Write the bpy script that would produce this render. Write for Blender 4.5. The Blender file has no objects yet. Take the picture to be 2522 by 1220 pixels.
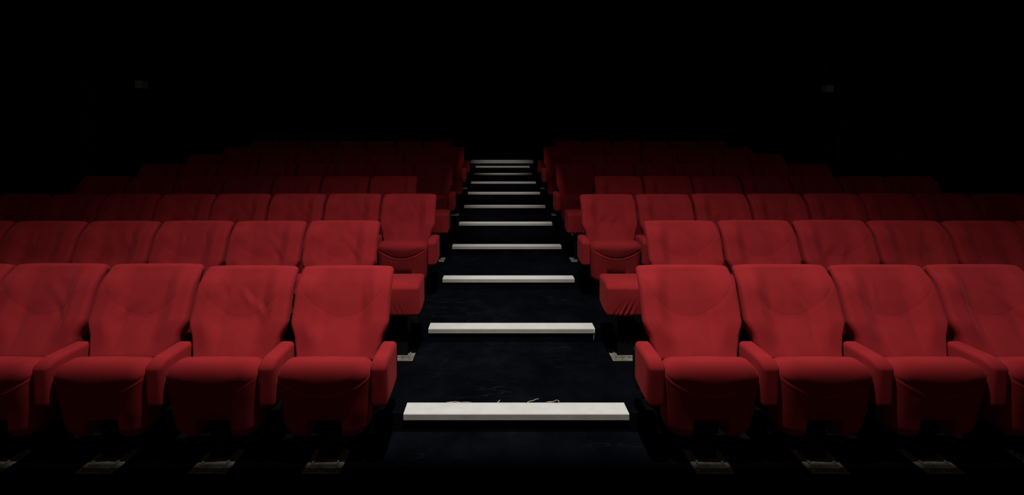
import bpy, math, random
from mathutils import Vector

# ------------------------------------------------------------------ units
# depths are written in row spacings (one row = one step), lateral sizes in metres
D = 0.92                     # one row / one step, metres
EYE = 1.598                  # camera height above the lowest floor
RISE = 0.102                 # height of one step
U = 7.885e-4                 # metres per (pixel * row spacing)
AISLE = 0.097                # x of the middle of the aisle
sc = bpy.context.scene
C = sc.collection

# ------------------------------------------------------------------ camera
cam = bpy.data.cameras.new('camera')
cam.sensor_fit = 'HORIZONTAL'
cam.sensor_width = 36.0
cam.lens = 36.0 * (D / U) / 2522.0
cam.shift_x = 33.0 / 2522.0
cam.shift_y = -262.0 / 2522.0
cam.clip_start = 0.05
co = bpy.data.objects.new('camera', cam)
co.location = (0, 0, EYE)
co.rotation_euler = (math.radians(90), 0, 0)
C.objects.link(co)
sc.camera = co

# ------------------------------------------------------------------ exposure, world, lights
sc.view_settings.view_transform = 'Standard'
sc.view_settings.look = 'None'
sc.view_settings.exposure = 0.0
sc.view_settings.gamma = 1.0
sc.view_settings.use_curve_mapping = False

w = bpy.data.worlds.new('world')
w.use_nodes = True
w.node_tree.nodes['Background'].inputs[0].default_value = (0.5, 0.7, 0.8, 1)
w.node_tree.nodes['Background'].inputs[1].default_value = 0.0
sc.world = w


def spot(name, loc, target, power, half, blend, radius, color=(1, 0.97, 0.92)):
    l = bpy.data.lights.new(name, 'SPOT')
    l.energy = power
    l.spot_size = math.radians(2 * half)
    l.spot_blend = blend
    l.shadow_soft_size = radius
    l.color = color
    o = bpy.data.objects.new(name, l)
    o.location = loc
    o.rotation_euler = (Vector(target) - Vector(loc)).to_track_quat('-Z', 'Y').to_euler()
    C.objects.link(o)
    return o


# house spotlight under the ceiling in front of the first row; an added unseen board below it cuts the beam
# off short of the front floor
LAMP = (AISLE, 1.25 * D, 5.9)
KEY = 1280
spot('house_spotlight', LAMP, (AISLE, 1.05 * D, 0.0), KEY, 50, 1.0, 0.018)
spot('house_spotlight', LAMP, (AISLE, 4.2 * D, 0.4), KEY * 0.035, 62, 1.0, 0.018)  # added weak wide spot, extends the falloff to the far rows
# added narrow spots at the lamp position, brightening the rear nosings
for zz, hh, k, half in ((3.9, 0.2, 0.16, 6.6), (5.3, 0.35, 0.50, 7.6), (7.1, 0.6, 0.84, 6.6), (9.2, 0.8, 0.90, 5.8), (11.9, 1.05, 0.95, 4.9)):
    spot('aisle_fill_beam', LAMP, (AISLE, zz * D, hh), KEY * k, half, 0.9, 0.03)
# added fill light from the front, lifting the dark seat fronts
fill_l = bpy.data.lights.new('front_fill', 'AREA')
fill_l.shape = 'RECTANGLE'
fill_l.size, fill_l.size_y = 7.0, 2.6
fill_l.energy = 13.0
fill_l.color = (1, 0.97, 0.92)
so = bpy.data.objects.new('front_fill', fill_l)
so.location = (AISLE, -3.9, 2.6)
so.rotation_euler = (math.radians(90), 0, 0)
C.objects.link(so)

# ------------------------------------------------------------------ materials
def new_mat(name):
    m = bpy.data.materials.new(name)
    m.use_nodes = True
    nt = m.node_tree
    return m, nt, nt.nodes['Principled BSDF']


def noise(nt, scale, detail=4.0, rough=0.6, vec='Object'):
    tc = nt.nodes.new('ShaderNodeTexCoord')
    n = nt.nodes.new('ShaderNodeTexNoise')
    n.inputs['Scale'].default_value = scale
    n.inputs['Detail'].default_value = detail
    n.inputs['Roughness'].default_value = rough
    nt.links.new(tc.outputs[vec], n.inputs['Vector'])
    return n


def ramp(nt, src, stops):
    r = nt.nodes.new('ShaderNodeValToRGB')
    e = r.color_ramp.elements
    while len(e) < len(stops):
        e.new(0.5)
    for k, (p, c) in enumerate(stops):
        e[k].position = p
        e[k].color = (*c, 1)
    nt.links.new(src, r.inputs['Fac'])
    return r


def bump(nt, src, bsdf, strength, dist):
    b = nt.nodes.new('ShaderNodeBump')
    b.inputs['Strength'].default_value = strength
    b.inputs['Distance'].default_value = dist
    nt.links.new(src, b.inputs['Height'])
    nt.links.new(b.outputs['Normal'], bsdf.inputs['Normal'])


def fabric():
    m, nt, b = new_mat('red_velour')
    n = noise(nt, 9.0, 5.0, 0.6)
    r = ramp(nt, n.outputs['Fac'], [(0.3, (0.285, 0.0172, 0.0215)), (0.7, (0.330, 0.0205, 0.0255))])
    nt.links.new(r.outputs['Color'], b.inputs['Base Color'])
    b.inputs['Roughness'].default_value = 0.95
    b.inputs['Specular IOR Level'].default_value = 0.08
    b.inputs['Sheen Weight'].default_value = 0.25
    b.inputs['Sheen Roughness'].default_value = 0.5
    b.inputs['Sheen Tint'].default_value = (0.75, 0.10, 0.10, 1)
    f = noise(nt, 420.0, 2.0, 0.5)
    bump(nt, f.outputs['Fac'], b, 0.12, 0.002)
    return m


def math_node(nt, op, a, b=None):
    n = nt.nodes.new('ShaderNodeMath')
    n.operation = op
    for k, x in enumerate((a, b)):
        if x is None:
            continue
        if isinstance(x, (int, float)):
            n.inputs[k].default_value = x
        else:
            nt.links.new(x, n.inputs[k])
    return n.outputs[0]


def carpet():
    m, nt, b = new_mat('navy_carpet')
    n = noise(nt, 3.0, 8.0, 0.7)
    r = ramp(nt, n.outputs['Fac'], [(0.35, (0.0018, 0.0021, 0.0034)), (0.56, (0.0038, 0.0044, 0.0066)), (0.75, (0.0085, 0.0095, 0.0120))])
    # worn creases in the pile and sparse pale lint
    tc = nt.nodes.new('ShaderNodeTexCoord')
    mp = nt.nodes.new('ShaderNodeMapping')
    mp.inputs['Scale'].default_value = (1.1, 5.5, 5.5)
    nt.links.new(tc.outputs['Object'], mp.inputs['Vector'])
    cn = nt.nodes.new('ShaderNodeTexNoise')
    cn.inputs['Scale'].default_value = 2.2
    cn.inputs['Detail'].default_value = 3.0
    nt.links.new(mp.outputs['Vector'], cn.inputs['Vector'])
    band = math_node(nt, 'SUBTRACT', 1.0, math_node(nt, 'MULTIPLY', math_node(nt, 'ABSOLUTE', math_node(nt, 'SUBTRACT', cn.outputs['Fac'], 0.52)), 90.0))
    band = math_node(nt, 'MAXIMUM', band, 0.0)
    msk = noise(nt, 1.7, 2.0, 0.5)
    msk2 = ramp(nt, msk.outputs['Fac'], [(0.50, (0, 0, 0)), (0.64, (1, 1, 1))])
    crease = math_node(nt, 'MULTIPLY', band, msk2.outputs['Color'])
    vo = nt.nodes.new('ShaderNodeTexVoronoi')
    vo.inputs['Scale'].default_value = 16.0
    nt.links.new(tc.outputs['Object'], vo.inputs['Vector'])
    lint = math_node(nt, 'LESS_THAN', vo.outputs['Distance'], 0.022)
    mx = nt.nodes.new('ShaderNodeMix')
    mx.data_type = 'RGBA'
    nt.links.new(math_node(nt, 'MULTIPLY', crease, 0.75), mx.inputs[0])
    nt.links.new(r.outputs['Color'], mx.inputs[6])
    mx.inputs[7].default_value = (0.017, 0.018, 0.021, 1)
    mx2 = nt.nodes.new('ShaderNodeMix')
    mx2.data_type = 'RGBA'
    nt.links.new(lint, mx2.inputs[0])
    nt.links.new(mx.outputs[2], mx2.inputs[6])
    mx2.inputs[7].default_value = (0.08, 0.08, 0.075, 1)
    nt.links.new(mx2.outputs[2], b.inputs['Base Color'])
    b.inputs['Roughness'].default_value = 1.0
    b.inputs['Specular IOR Level'].default_value = 0.0
    f = noise(nt, 160.0, 3.0, 0.7)
    bump(nt, f.outputs['Fac'], b, 0.7, 0.004)
    return m


def nosing_paint():
    m, nt, b = new_mat('nosing_metal')
    n = noise(nt, 7.0, 8.0, 0.7)
    r = ramp(nt, n.outputs['Fac'], [(0.22, (0.46, 0.40, 0.31)), (0.38, (0.69, 0.675, 0.63)), (0.60, (0.75, 0.745, 0.72))])
    nt.links.new(r.outputs['Color'], b.inputs['Base Color'])
    b.inputs['Roughness'].default_value = 0.6
    b.inputs['Specular IOR Level'].default_value = 0.3
    return m


def bare_metal():
    m, nt, b = new_mat('scuffed_metal')
    n = noise(nt, 30.0, 6.0, 0.7)
    r = ramp(nt, n.outputs['Fac'], [(0.30, (0.10, 0.09, 0.07)), (0.55, (0.22, 0.205, 0.165)), (0.75, (0.36, 0.34, 0.29))])
    nt.links.new(r.outputs['Color'], b.inputs['Base Color'])
    b.inputs['Roughness'].default_value = 0.55
    b.inputs['Specular IOR Level'].default_value = 0.3
    return m


def plain(name, col, rough=0.8, spec=0.2):
    m, nt, b = new_mat(name)
    n = noise(nt, 6.0, 4.0, 0.6)
    lo = tuple(c * 0.8 for c in col)
    r = ramp(nt, n.outputs['Fac'], [(0.3, lo), (0.7, col)])
    nt.links.new(r.outputs['Color'], b.inputs['Base Color'])
    b.inputs['Roughness'].default_value = rough
    b.inputs['Specular IOR Level'].default_value = spec
    return m


M_RED = fabric()
M_CARPET = carpet()
M_NOSE = nosing_paint()
M_LIP = plain('grey_aluminium', (0.42, 0.40, 0.355), 0.55, 0.3)
M_METAL = bare_metal()
M_BLACK = plain('black_steel', (0.006, 0.006, 0.006), 0.7, 0.1)
M_WALL = plain('black_wall', (0.010, 0.013, 0.013), 0.9, 0.05)
M_TRIM = plain('dark_teal_trim', (0.016, 0.022, 0.022), 0.8, 0.1)
M_CEIL = plain('black_ceiling', (0.004, 0.004, 0.004), 0.9, 0.0)
M_PALE = plain('pale_plastic', (0.30, 0.30, 0.28), 0.6, 0.3)
M_THREAD = plain('pale_thread', (0.62, 0.58, 0.50), 0.9, 0.0)

# ------------------------------------------------------------------ mesh helpers
def link(name, mesh, mat=None, parent=None, smooth=True):
    o = bpy.data.objects.new(name, mesh)
    if mat is not None and not mesh.materials:
        mesh.materials.append(mat)
    if smooth:
        mesh.polygons.foreach_set('use_smooth', [True] * len(mesh.polygons))
    C.objects.link(o)
    if parent is not None:
        o.parent = parent
    return o


def mesh_from(name, v, f):
    me = bpy.data.meshes.new(name)
    me.from_pydata(v, [], f)
    me.update()
    return me


def axis(L, r, n, k=4):
    a = [r * (1 - math.cos(i / k * math.pi / 2)) if False else r * i / k for i in range(k)]
    mid = [r + (L - 2 * r) * i / n for i in range(n + 1)]
    return [x - L / 2 for x in a] + [x - L / 2 for x in mid] + [L / 2 - x for x in reversed(a)]


def rbox_data(L, r, n, fn=None, k=4):
    """rounded box, L = sizes, n = inner divisions; fn moves every vertex"""
    ax = [axis(L[i], r, n[i], k) for i in range(3)]
    N = [len(a) for a in ax]
    ids, verts, faces = {}, [], []

    def vid(i, j, kk):
        key = (i, j, kk)
        if key in ids:
            return ids[key]
        p = [ax[0][i], ax[1][j], ax[2][kk]]
        c = [max(-L[q] / 2 + r, min(L[q] / 2 - r, p[q])) for q in range(3)]
        d = [p[q] - c[q] for q in range(3)]
        # equal-angle spacing round the edge
        dd = [math.tan(d[q] / r * math.pi / 4) if r > 0 else 0 for q in range(3)]
        ln = math.sqrt(sum(x * x for x in dd))
        if ln > 1e-9:
            p = [c[q] + r * dd[q] / ln for q in range(3)]
        if fn:
            p = fn(*p)
        ids[key] = len(verts)
        verts.append(tuple(p))
        return ids[key]

    def sheet(a, b, fixed, val, flip):
        for i in range(N[a] - 1):
            for j in range(N[b] - 1):
                q = []
                for (ii, jj) in ((i, j), (i + 1, j), (i + 1, j + 1), (i, j + 1)):
                    t = [0, 0, 0]
                    t[a], t[b], t[fixed] = ii, jj, val
                    q.append(vid(*t))
                faces.append(q[::-1] if flip else q)

    sheet(0, 1, 2, 0, True); sheet(0, 1, 2, N[2] - 1, False)
    sheet(0, 2, 1, 0, False); sheet(0, 2, 1, N[1] - 1, True)
    sheet(1, 2, 0, 0, True); sheet(1, 2, 0, N[0] - 1, False)
    return verts, faces


def join(*parts):
    v, f = [], []
    for pv, pf in parts:
        o = len(v)
        v += pv
        f += [[o + i for i in q] for q in pf]
    return v, f


def box_data(x0, x1, y0, y1, z0, z1, r=0.003):
    cx, cy, cz = (x0 + x1) / 2, (y0 + y1) / 2, (z0 + z1) / 2
    return rbox_data((x1 - x0, y1 - y0, z1 - z0), r, (1, 1, 1), lambda x, y, z: (x + cx, y + cy, z + cz), 2)


def disc_data(cx, cy, z0, z1, rad, n=12):
    v = [(cx + rad * math.cos(2 * math.pi * i / n), cy + rad * math.sin(2 * math.pi * i / n), z) for z in (z0, z1) for i in range(n)]
    f = [[i, (i + 1) % n, n + (i + 1) % n, n + i] for i in range(n)] + [list(range(n, 2 * n)), list(range(n))[::-1]]
    return v, f


def tube_data(pts, rad, n=6):
    v, f = [], []
    for i, p in enumerate(pts):
        a = Vector(pts[max(i - 1, 0)]); b = Vector(pts[min(i + 1, len(pts) - 1)])
        t = (b - a).normalized()
        s = t.cross(Vector((0.1, 0.2, 1))).normalized(); q = t.cross(s)
        for k in range(n):
            c = Vector(p) + rad * (math.cos(2 * math.pi * k / n) * s + math.sin(2 * math.pi * k / n) * q)
            v.append(tuple(c))
    for i in range(len(pts) - 1):
        for k in range(n):
            f.append([i * n + k, i * n + (k + 1) % n, (i + 1) * n + (k + 1) % n, (i + 1) * n + k])
    f.append(list(range(n))[::-1]); f.append([len(v) - n + k for k in range(n)])
    return v, f


def sm(a, b, x):
    t = max(0.0, min(1.0, (x - a) / (b - a)))
    return t * t * (3 - 2 * t)


def gauss(x, s):
    return math.exp(-(x / s) ** 2)


def tag(o, label, cat, group=None):
    o['label'] = label
    o['category'] = cat
    if group:
        o['group'] = group
    return o


def structure(o):
    o['kind'] = 'structure'
    return o


# ------------------------------------------------------------------ the hall
FRONT = 2.83                       # riser under the lowest nosing (in rows)
LEVELS = 11
BACK = 14.6                        # back wall
XL, XR, XR2 = -5.02, 5.24, 4.66    # side walls; the right wall steps in behind row four
STEPZ = 7.12


def level_front(n):
    return FRONT + (n - 1)


fv, ff = [], []


def quad(a, b, c, d):
    o = len(fv)
    fv.extend([a, b, c, d])
    ff.append([o, o + 1, o + 2, o + 3])


y0 = -4.0
for n in range(LEVELS + 1):
    y1 = level_front(n + 1) * D if n < LEVELS else (BACK + 0.1) * D
    z = n * RISE
    quad((XL - .1, y0, z), (XR + .1, y0, z), (XR + .1, y1, z), (XL - .1, y1, z))
    if n < LEVELS:
        quad((XL - .1, y1, z), (XR + .1, y1, z), (XR + .1, y1, z + RISE), (XL - .1, y1, z + RISE))
    y0 = y1
structure(link('floor', mesh_from('floor', fv, ff), M_CARPET, smooth=False))


def slab(name, x0, x1, y0, y1, z0, z1, mat):
    v, f = box_data(x0, x1, y0, y1, z0, z1, 0.004)
    return structure(link(name, mesh_from(name, v, f), mat, smooth=False))


HT = 7.0
slab('wall_left', XL - 0.2, XL, -4.0, (BACK + .2) * D, -0.1, HT, M_WALL)
slab('wall_right', XR, XR + 0.2, -4.0, STEPZ * D + 0.1, -0.1, HT, M_WALL)
slab('wall_right_return', XR2, XR + 0.2, STEPZ * D, (BACK + .2) * D, -0.1, HT, M_WALL)
slab('wall_back', XL - 0.2, XR + 0.2, BACK * D, BACK * D + 0.2, -0.1, HT, M_WALL)
slab('wall_front', XL - 0.2, XR + 0.2, -4.2, -4.0, -0.1, HT, M_WALL)
slab('ceiling', XL - 0.2, XR + 0.2, -4.2, (BACK + .2) * D, HT, HT + 0.2, M_CEIL)
bv, bf = join(box_data(AISLE - 0.9, AISLE + 0.9, 1.25 * D - 0.9, 1.25 * D + 0.2105, 4.88, 4.90, 0.004),
              box_data(AISLE - 0.85, AISLE - 0.82, 1.25 * D - 0.62, 1.25 * D - 0.59, 4.89, HT, 0.004),
              box_data(AISLE + 0.82, AISLE + 0.85, 1.25 * D - 0.62, 1.25 * D - 0.59, 4.89, HT, 0.004))
structure(link('beam_blocker', mesh_from('beam_blocker', bv, bf), M_CEIL, smooth=False))  # board added out of view to block the spotlight
# vertical wall trims
for k, (xa, xb, za, zb) in enumerate(((XL, XL + 0.03, 6.22, 6.42), (XL, XL + 0.03, 7.22, 7.27), (XL, XL + 0.03, 7.42, 7.46),
                                      (XR - 0.03, XR, 6.72, 6.76), (XR2 - 0.03, XR2, 7.28, 7.34))):
    slab('trim_%d' % (k + 1), xa, xb, za * D, zb * D, 0.4, 4.6, M_TRIM)
slab('trim_6', XR2 + 0.02, XR2 + 0.06, STEPZ * D - 0.02, STEPZ * D, 0.4, 4.6, M_TRIM)

# small fittings on the walls
def wall_box(x0, x1, z0, z1, h0, h1, label):
    v, f = box_data(x0, x1, z0 * D, z1 * D, h0, h1, 0.008)
    tag(link('wall_box', mesh_from('wall_box', v, f), M_PALE), label, 'wall fitting', 'small boxes high on the side walls')


wall_box(XL, XL + 0.09, 7.10, 7.26, EYE + 0.73, EYE + 0.84, 'small pale box fixed high on the dark left wall')
wall_box(XR2 - 0.09, XR2, 7.05 + .1, 7.3, EYE + 0.68, EYE + 0.78, 'small pale box fixed high on the dark right wall')
v, f = box_data(-4.02, -3.58, BACK * D - 0.05, BACK * D, EYE + 0.345, EYE + 0.362, 0.003)
tag(link('wall_ledge', mesh_from('wall_ledge', v, f), M_PALE), 'thin pale ledge on the black back wall left of the aisle', 'ledge')

# ------------------------------------------------------------------ stair nosings
def nosing(width, deep, lip, wide=False):
    t = 0.004
    prof = [(0, -lip), (0, 0.0), (0.002, t), (deep * 0.30, t), (deep * 0.31, t - 0.0015), (deep * 0.36, t - 0.0015), (deep * 0.37, t),
            (deep * 0.63, t), (deep * 0.64, t - 0.0015), (deep * 0.69, t - 0.0015), (deep * 0.70, t), (deep, t), (deep, 0.0005), (0.0135, 0.0005), (0.0135, -lip)]
    v = [(x, y, z) for x in (-width / 2, width / 2) for (y, z) in prof]
    n = len(prof)
    f = [[i, n + i, n + (i + 1) % n, (i + 1) % n] for i in range(n)] + [list(range(n)), list(range(n, 2 * n))[::-1]]
    me = mesh_from('stair_nosing', v, f)
    me.materials.append(M_NOSE)
    me.materials.append(M_LIP)
    me.polygons[0].material_index = 1
    return me


ORD = ['', 'first', 'second', 'third', 'fourth', 'fifth', 'sixth', 'seventh', 'eighth', 'ninth', 'tenth', 'eleventh']
nmesh = nosing(1.235, 0.112, 0.030)
for n in range(1, 11):
    o = link('stair_nosing', nmesh, M_NOSE, smooth=False)
    o.location = (AISLE - (0.004 if n > 2 else 0), (2.815 + n - 1) * D, n * RISE)
    lab = ('lowest off-white metal stair nosing, loose carpet threads along its back edge' if n == 1 else
           '%s off-white metal stair nosing counted up from the front of the aisle' % ORD[n])
    tag(o, lab, 'stair nosing', 'pale nosings on the aisle steps')
o = link('stair_nosing', nosing(1.555, 0.14, 0.075), M_NOSE, smooth=False)
o.location = (AISLE - 0.012, 12.815 * D, 11 * RISE)
tag(o, 'topmost stair nosing at the aisle end, wider and taller than those below', 'stair nosing', 'pale nosings on the aisle steps')

# loose threads
def px(x, y, h):
    """a point at height h seen at pixel (x, y) of the photograph"""
    Z = (EYE - h) / U / (y - 348.0)
    return ((x - 1228.0) * Z * U, Z * D, h)


def thread(pts, label, h=RISE + 0.004, rad=0.0016):
    v, f = tube_data([px(x, y, h + dz) for x, y, dz in pts], rad)
    tag(link('carpet_thread', mesh_from('carpet_thread', v, f), M_THREAD), label, 'thread', 'frayed carpet threads')


thread([(1342, 993, 0), (1352, 990, .004), (1362, 990, .004), (1370, 986, .006), (1377, 988, .006), (1375, 993, .002), (1366, 993.5, 0), (1355, 992.5, 0), (1346, 994, 0)],
       'looped pale thread lying behind the lowest nosing')
thread([(1295, 994, 0), (1304, 989, .004), (1314, 987, .006), (1320, 984, .006), (1327, 983, .003)], 'short straight pale thread behind the lowest nosing, beside the looped one')
thread([(1222, 993, 0), (1227, 991, .004), (1231, 986, .012)], 'tiny upright tuft of thread at the middle of the lowest nosing', rad=0.002)
thread([(1094, 993, 0), (1108, 991, .003), (1122, 990, .003), (1136, 992, .002), (1150, 991, .004), (1166, 993, 0)], 'long wavy thread behind the left half of the lowest nosing')
v, f = tube_data([(0.703, 3.812 * D, 0.20), (0.706, 3.80 * D, 0.185), (0.702, 3.80 * D, 0.165), (0.705, 3.805 * D, 0.14), (0.698, 3.80 * D, 0.125)], 0.0022)
tag(link('carpet_thread', mesh_from('carpet_thread', v, f), M_THREAD), 'pale thread hanging from the right end of the second nosing', 'thread', 'frayed carpet threads')

# ------------------------------------------------------------------ cinema seat
# local frame: x across (middle of the seat), y = (Z - 2.6) * D towards the back, z up from the floor of its row
LEAN = math.radians(21.0)
BACK_L = 0.505
PITCH = 0.55


def backrest_mesh(seed):
    rnd = random.Random(seed)
    T = 0.095
    folds = []
    for _ in range(rnd.choice((2, 3, 4)) if seed else 1):
        folds.append((rnd.uniform(-0.17, 0.17), rnd.uniform(0.22, 0.40), rnd.uniform(-0.7, 0.7), rnd.uniform(0.04, 0.09), rnd.uniform(0.013, 0.028), rnd.uniform(0.002, 0.0058) * rnd.choice((-1, 1, 1))))
    soft = [(rnd.uniform(-0.2, 0.2), rnd.uniform(0.08, 0.45), rnd.uniform(0.05, 0.1), rnd.uniform(-0.005, 0.005)) for _ in range(6)]

    def fn(x, y, z):
        l = z + BACK_L / 2
        hw = 1.0 - 0.118 * sm(0.205, 0.098, l) - 0.07 * sm(0.11, 0.01, l) - 0.012 * sm(0.40, 0.5, l)
        xs = x
        front = sm(T * 0.5, -T * 0.5, y)
        d = 0.0
        ax = abs(x)
        # side bolsters, lumbar hollow and head pad
        d -= 0.046 * sm(0.095, 0.185, ax) * sm(0.54, 0.34, l) * sm(0.02, 0.21, l)
        d -= 0.026 * sm(0.26, 0.0, l) ** 1.5
        d -= 0.010 * gauss(l - 0.15, 0.09) * gauss(x, 0.10)
        seam = 0.225 + 0.10 * (ax / 0.19) ** 2.0
        d -= 0.006 * sm(seam - 0.012, seam + 0.08, l) * sm(0.52, 0.30, l) * gauss(x, 0.16)
        d += 0.0022 * gauss(l - seam, 0.0048)
        vx = 0.085 + 0.02 * sm(0.24, 0.0, l)
        if l < seam - 0.006:
            d += 0.0018 * gauss(ax - vx, 0.006)
            d += 0.0016 * gauss(l - (seam - 0.016), 0.005) * sm(0.1, 0.08, ax)
        for (cx, cl, ang, ln, wd, dep) in folds:
            a = (x - cx) * math.cos(ang) - (l - cl) * math.sin(ang)
            b = (x - cx) * math.sin(ang) + (l - cl) * math.cos(ang)
            d -= dep * (gauss(a, wd) - 0.7 * gauss(a - wd * 1.6, wd)) * gauss(b, ln)
        for (cx, cl, s, dep) in soft:
            d -= dep * gauss(x - cx, s) * gauss(l - cl, s)
        # the top edge is slightly rolled to the back
        y2 = y * (1.0 + 0.25 * sm(0.3, 0.0, l)) + T / 2 + d * front + 0.012 * sm(0.40, 0.505, l)
        ztop = -0.006 * (ax / 0.25) ** 4 * sm(0.4, 0.5, l)
        z2 = l + ztop
        hw *= 1.0 - 0.13 * sm(-T * 0.30, T * 0.5, y)
        return (xs * hw, 0.113 + z2 * math.sin(LEAN) + y2 * math.cos(LEAN), 0.43 + z2 * math.cos(LEAN) - y2 * math.sin(LEAN))

    v, f = rbox_data((0.530, T, BACK_L), 0.026, (66, 3, 62), fn, 5)
    return mesh_from('backrest', v, f)


def cushion_mesh(seam_on=True, seed=0):
    H, Dp, W = 0.384, 0.165, 0.462
    rnd = random.Random(seed + 50)
    lum = [(rnd.uniform(-0.2, 0.2), rnd.uniform(0.05, 0.36), rnd.uniform(0.05, 0.1), rnd.uniform(-0.004, 0.004)) for _ in range(6)]

    def fn(x, y, z):
        q = (z + H / 2) / H
        h = 0.126 + (z + H / 2)
        ax = abs(x)
        front = sm(Dp * 0.4, -Dp * 0.5, y)
        d = 0.0
        seam = 0.372 + 0.088 * (ax / 0.225) ** 2.0
        d += 0.009 * sm(seam - 0.006, seam + 0.075, h) * (1 - 0.5 * (ax / 0.23) ** 4)
        k = 1.0 if seam_on else 0.25
        d -= 0.0050 * k * gauss(h - seam, 0.0060)
        d += 0.0022 * k * gauss(h - (seam - 0.013), 0.0075)
        if h < seam - 0.008:
            d -= 0.0020 * k * gauss(h - (seam - 0.020), 0.005) * sm(0.105, 0.09, ax)
            if h < seam - 0.02:
                d -= 0.0014 * k * gauss(ax - 0.088, 0.006)
        d += 0.012 * gauss(x, 0.2) * gauss(h - 0.43, 0.12)
        for (cx, cl, s, dep) in lum:
            d += dep * gauss(x - cx, s) * gauss(z + H / 2 - cl, s)
        top = sm(0.0, H / 2, z)
        z2 = z
        # arched cut-out in the lower edge
        cut = 0.078 * sm(0.100, 0.088, ax) + 0.016 * sm(0.13, 0.225, ax)
        z2 = z + cut * sm(0.45, 0.0, q)
        z2 += 0.006 * gauss(x, 0.2) * top - 0.010 * sm(0.15, 0.231, ax) * top * front
        x2 = x * (1.0 - 0.10 * (1 - q) ** 1.3)
        return (x2, y - 0.043 + 0.056 * (1 - q) - d * front, z2 + H / 2 + 0.126)

    v, f = rbox_data((W, Dp, H), 0.062, (72, 4, 46), fn, 7)
    return mesh_from('seat_cushion', v, f)


def arm_mesh(width, wrinkles=0.0):
    L, H = 0.258, 0.231

    def fn(x, y, z):
        tz = (z + H / 2) / H
        ty = (y + L / 2) / L
        y2 = y + 0.014 * (1 - tz) * (1 - ty)                 # front leans in a little towards the bottom
        z2 = z - 0.022 * sm(0.30, 0.0, ty) ** 1.3 * sm(0.4, 1.0, tz)  # front of the top droops
        z2 += 0.020 * sm(0.5, 0.0, tz) * sm(0.45, 1.0, ty)
        d = 0.0
        e = width / 2 - abs(x)
        if not wrinkles:
            d -= 0.0015 * gauss(e - 0.010, 0.004)
        if wrinkles:
            for cx, an, dep in ((-0.12, 0.5, 0.006), (-0.085, 0.42, 0.007), (-0.045, 0.35, 0.005), (-0.145, 0.6, 0.004)):
                a = (x - cx) - (z + H / 2) * an
                d += wrinkles * dep * (gauss(a, 0.008) - 0.6 * gauss(a - 0.014, 0.009)) * sm(0.65, 0.1, tz)
            d -= 0.010 * gauss(x, width * 0.4) * gauss(tz - 0.55, 0.5)
        return (x, y2 + 0.0140 + d * sm(L * 0.3, -L * 0.45, y), z2 + 0.4195)

    v, f = rbox_data((width, L, H), 0.023, (60 if wrinkles else 20, 14, 22), fn, 5)
    return mesh_from('armrest', v, f)


def pedestal_meshes(px0=0.0):
    post = join(box_data(px0 - 0.05, px0 + 0.05, -0.02, 0.06, 0.004, 0.22, 0.006),
                box_data(px0 - 0.20, px0 + 0.20, 0.06, 0.11, 0.22, 0.30, 0.006),
                box_data(px0 - 0.05, px0 + 0.05, -0.02, 0.11, 0.20, 0.25, 0.006))
    return mesh_from('pedestal', *post)


def plate_mesh(px0=0.0, cy=0.0):
    w, d = 0.185, 0.175
    v, f = rbox_data((w, d, 0.006), 0.0025, (1, 1, 1), lambda x, y, z: (x + px0, y + cy, z + 0.004), 2)
    parts = [(v, f)]
    for sx in (-1, 1):
        for sy in (-1, 1):
            parts.append(disc_data(px0 + sx * (w / 2 - 0.018), cy + sy * (d / 2 - 0.018), 0.006, 0.013, 0.009))
    parts.append(box_data(px0 - 0.058, px0 + 0.058, cy - 0.045, cy - 0.036, 0.006, 0.016, 0.002))
    parts.append(box_data(px0 - 0.066, px0 - 0.057, cy - 0.045, cy + 0.05, 0.006, 0.016, 0.002))
    parts.append(box_data(px0 + 0.057, px0 + 0.066, cy - 0.045, cy + 0.05, 0.006, 0.016, 0.002))
    return mesh_from('base_plate', *join(*parts))


BACKS = [backrest_mesh(s) for s in range(7)]
for m in BACKS:
    m.materials.append(M_RED)
CUSH = [cushion_mesh(True, 0), cushion_mesh(True, 1), cushion_mesh(False, 2)]
ARM = arm_mesh(0.082)
ARM.materials.append(M_RED)
PED = pedestal_meshes()
PLATE = plate_mesh(0.0, -0.032)
BRACKET = mesh_from('arm_bracket', *join(box_data(-0.014, 0.014, 0.10, 0.27, 0.34, 0.44, 0.004), box_data(-0.014, 0.014, 0.20, 0.27, 0.24, 0.42, 0.004),
                                         box_data(-0.014, 0.20, 0.10, 0.13, 0.24, 0.30, 0.004)))
WIDE_W = 0.375
WIDE = {1: arm_mesh(WIDE_W, 1.0), -1: arm_mesh(WIDE_W, 0.25)}
for m in WIDE.values():
    m.materials.append(M_RED)
WPOST = mesh_from('armrest_post', *join(box_data(-0.045, 0.075, -0.02, 0.09, 0.006, 0.32, 0.006)))
WPLATE = plate_mesh(0.0, -0.01)
for me, mt in ((CUSH[0], M_RED), (CUSH[1], M_RED), (CUSH[2], M_RED), (PED, M_BLACK), (PLATE, M_METAL), (BRACKET, M_BLACK), (WPOST, M_BLACK), (WPLATE, M_METAL)):
    me.materials.append(mt)
for me in BACKS + CUSH + list(WIDE.values()) + [ARM, PED, PLATE, BRACKET, WPOST, WPLATE]:
    me.polygons.foreach_set('use_smooth', [me not in (PED, PLATE, BRACKET, WPOST, WPLATE)] * len(me.polygons))


def part(name, mesh, parent, loc=(0, 0, 0), rz=0.0, mirror=1):
    o = bpy.data.objects.new(name, mesh)
    C.objects.link(o)
    o.parent = parent
    o.location = loc
    o.scale = (mirror, 1, 1)
    return o


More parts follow.
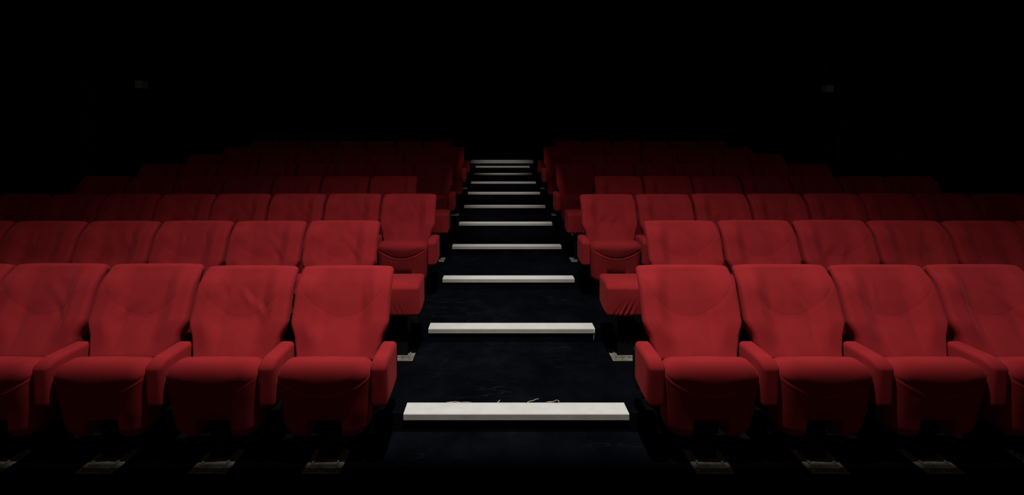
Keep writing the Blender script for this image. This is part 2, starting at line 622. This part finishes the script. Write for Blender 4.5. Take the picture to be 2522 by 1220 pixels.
def make_seat(side):
    """side = -1 left of the aisle, +1 right of it; the armrest is on the aisle side"""
    r = bpy.data.objects.new('cinema_seat', None)
    C.objects.link(r)
    part('backrest', BACKS[0], r)
    part('seat_cushion', CUSH[0], r)
    part('armrest', ARM, r, (-side * PITCH / 2, 0, 0))
    part('arm_bracket', BRACKET, r, (-side * PITCH / 2, 0, 0), mirror=side)
    p = part('pedestal', PED, r)
    part('base_plate', PLATE, p)
    return r


def copy_tree(o, parent=None):
    c = o.copy()
    C.objects.link(c)
    if parent is not None:
        c.parent = parent
    for ch in list(o.children):
        copy_tree(ch, c)
    return c


PROTO = {s: make_seat(s) for s in (-1, 1)}
used = set()
rnd = random.Random(11)
# per row: number, (inner edge, pitch, count) left, (inner edge, pitch, count) right
ROWS = [
    (1, (-0.582, 0.5440, 5), (0.766, 0.5525, 4)),
    (2, (-0.889, 0.5617, 6), (1.093, 0.5700, 6)),
    (3, (-0.582, 0.5280, 8), (0.764, 0.5350, 8)),
    (4, (-0.919, 0.5520, 7), (1.084, 0.5610, 7)),
    (5, (-0.600, 0.5240, 8), (0.750, 0.5270, 7)),
    (6, (-0.892, 0.5520, 7), (1.088, 0.5490, 6)),
    (7, (-0.582, 0.5220, 8), (0.764, 0.5170, 7)),
    (8, (-0.890, 0.5550, 7), (1.088, 0.5490, 6)),
]
ROWN = ['', 'front', 'second', 'third', 'fourth', 'fifth', 'sixth', 'seventh', 'eighth']
# small height differences seen along the front row
DZ = {(1, -1, 3): 0.008, (1, -1, 4): 0.009, (1, -1, 5): 0.008, (1, -1, 1): -0.003, (1, 1, 2): 0.004, (1, 1, 3): 0.002, (1, 1, 4): 0.004}
BACKV = {(1, -1, 1): 0, (1, 1, 1): 0, (3, 1, 1): 3, (3, -1, 1): 2}
CUSHV = {(1, -1, 2): 2, (1, -1, 1): 0, (1, 1, 1): 0}
for (n, left, right) in ROWS:
    for side, (edge, pitch, count) in ((-1, left), (1, right)):
        sname = 'left' if side < 0 else 'right'
        for k in range(1, count + 1):
            if side not in used:
                s = PROTO[side]
                used.add(side)
            else:
                s = copy_tree(PROTO[side])
            s.location = (edge + side * pitch * (k - 0.5), (2.6 + n - 1) * D, (n - 1) * RISE)
            s.scale = (pitch / PITCH, 1, 1)
            bv = BACKV.get((n, side, k), rnd.randrange(1, 7))
            cv = CUSHV.get((n, side, k), rnd.randrange(0, 2))
            wide_end = (n % 2 == 0 and k == 1)
            for ch in list(s.children):
                nm = ch.name.split('.')[0]
                if nm == 'backrest':
                    ch.data = BACKS[bv]
                    ch.rotation_euler = (rnd.uniform(-0.004, 0.004), 0, rnd.uniform(-0.008, 0.008))
                    ch.location = (0, 0, DZ.get((n, side, k), rnd.uniform(-0.004, 0.004)))
                elif nm == 'seat_cushion':
                    ch.data = CUSH[cv]
                elif nm in ('armrest', 'arm_bracket') and wide_end:
                    bpy.data.objects.remove(ch)
            if wide_end:
                s.scale = (1, 1, 1) if False else s.scale
                outer = AISLE + side * 0.635
                inner = edge + side * 0.035
                cx = ((outer + inner) / 2 - s.location.x) / s.scale.x
                sc_x = abs(inner - outer) / WIDE_W / s.scale.x
                a = part('wide_armrest', WIDE[side], s, (cx, 0, 0))
                a.scale = (side * sc_x, 1, 1)
                p = part('armrest_post', WPOST, s, ((AISLE + side * 0.775 - s.location.x) / s.scale.x, 0, 0), mirror=side)
                part('base_plate', WPLATE, p)
            if k == 1:
                pos = 'first seat in from the aisle'
            elif k == count and count > 5:
                pos = 'last one by the side wall'
            else:
                pos = '%s from the aisle' % ORD[k]
            if wide_end:
                lab = 'red upholstered seat with wide padded aisle armrest, %s of the aisle, %s row' % (sname, ROWN[n])
            else:
                lab = 'red upholstered seat %s of the aisle, %s row, %s' % (sname, ROWN[n], pos)
            tag(s, lab, 'cinema seat', 'red cinema seats in rows')
            if (n, side, k) == (1, 1, 1):
                v, f = join(box_data(0.10, 0.155, 0.10, 0.14, 0.13, 0.155, 0.003), box_data(0.12, 0.145, 0.11, 0.13, 0.05, 0.135, 0.003))
                link('metal_bracket', mesh_from('metal_bracket', v, f), M_METAL, s, smooth=False)
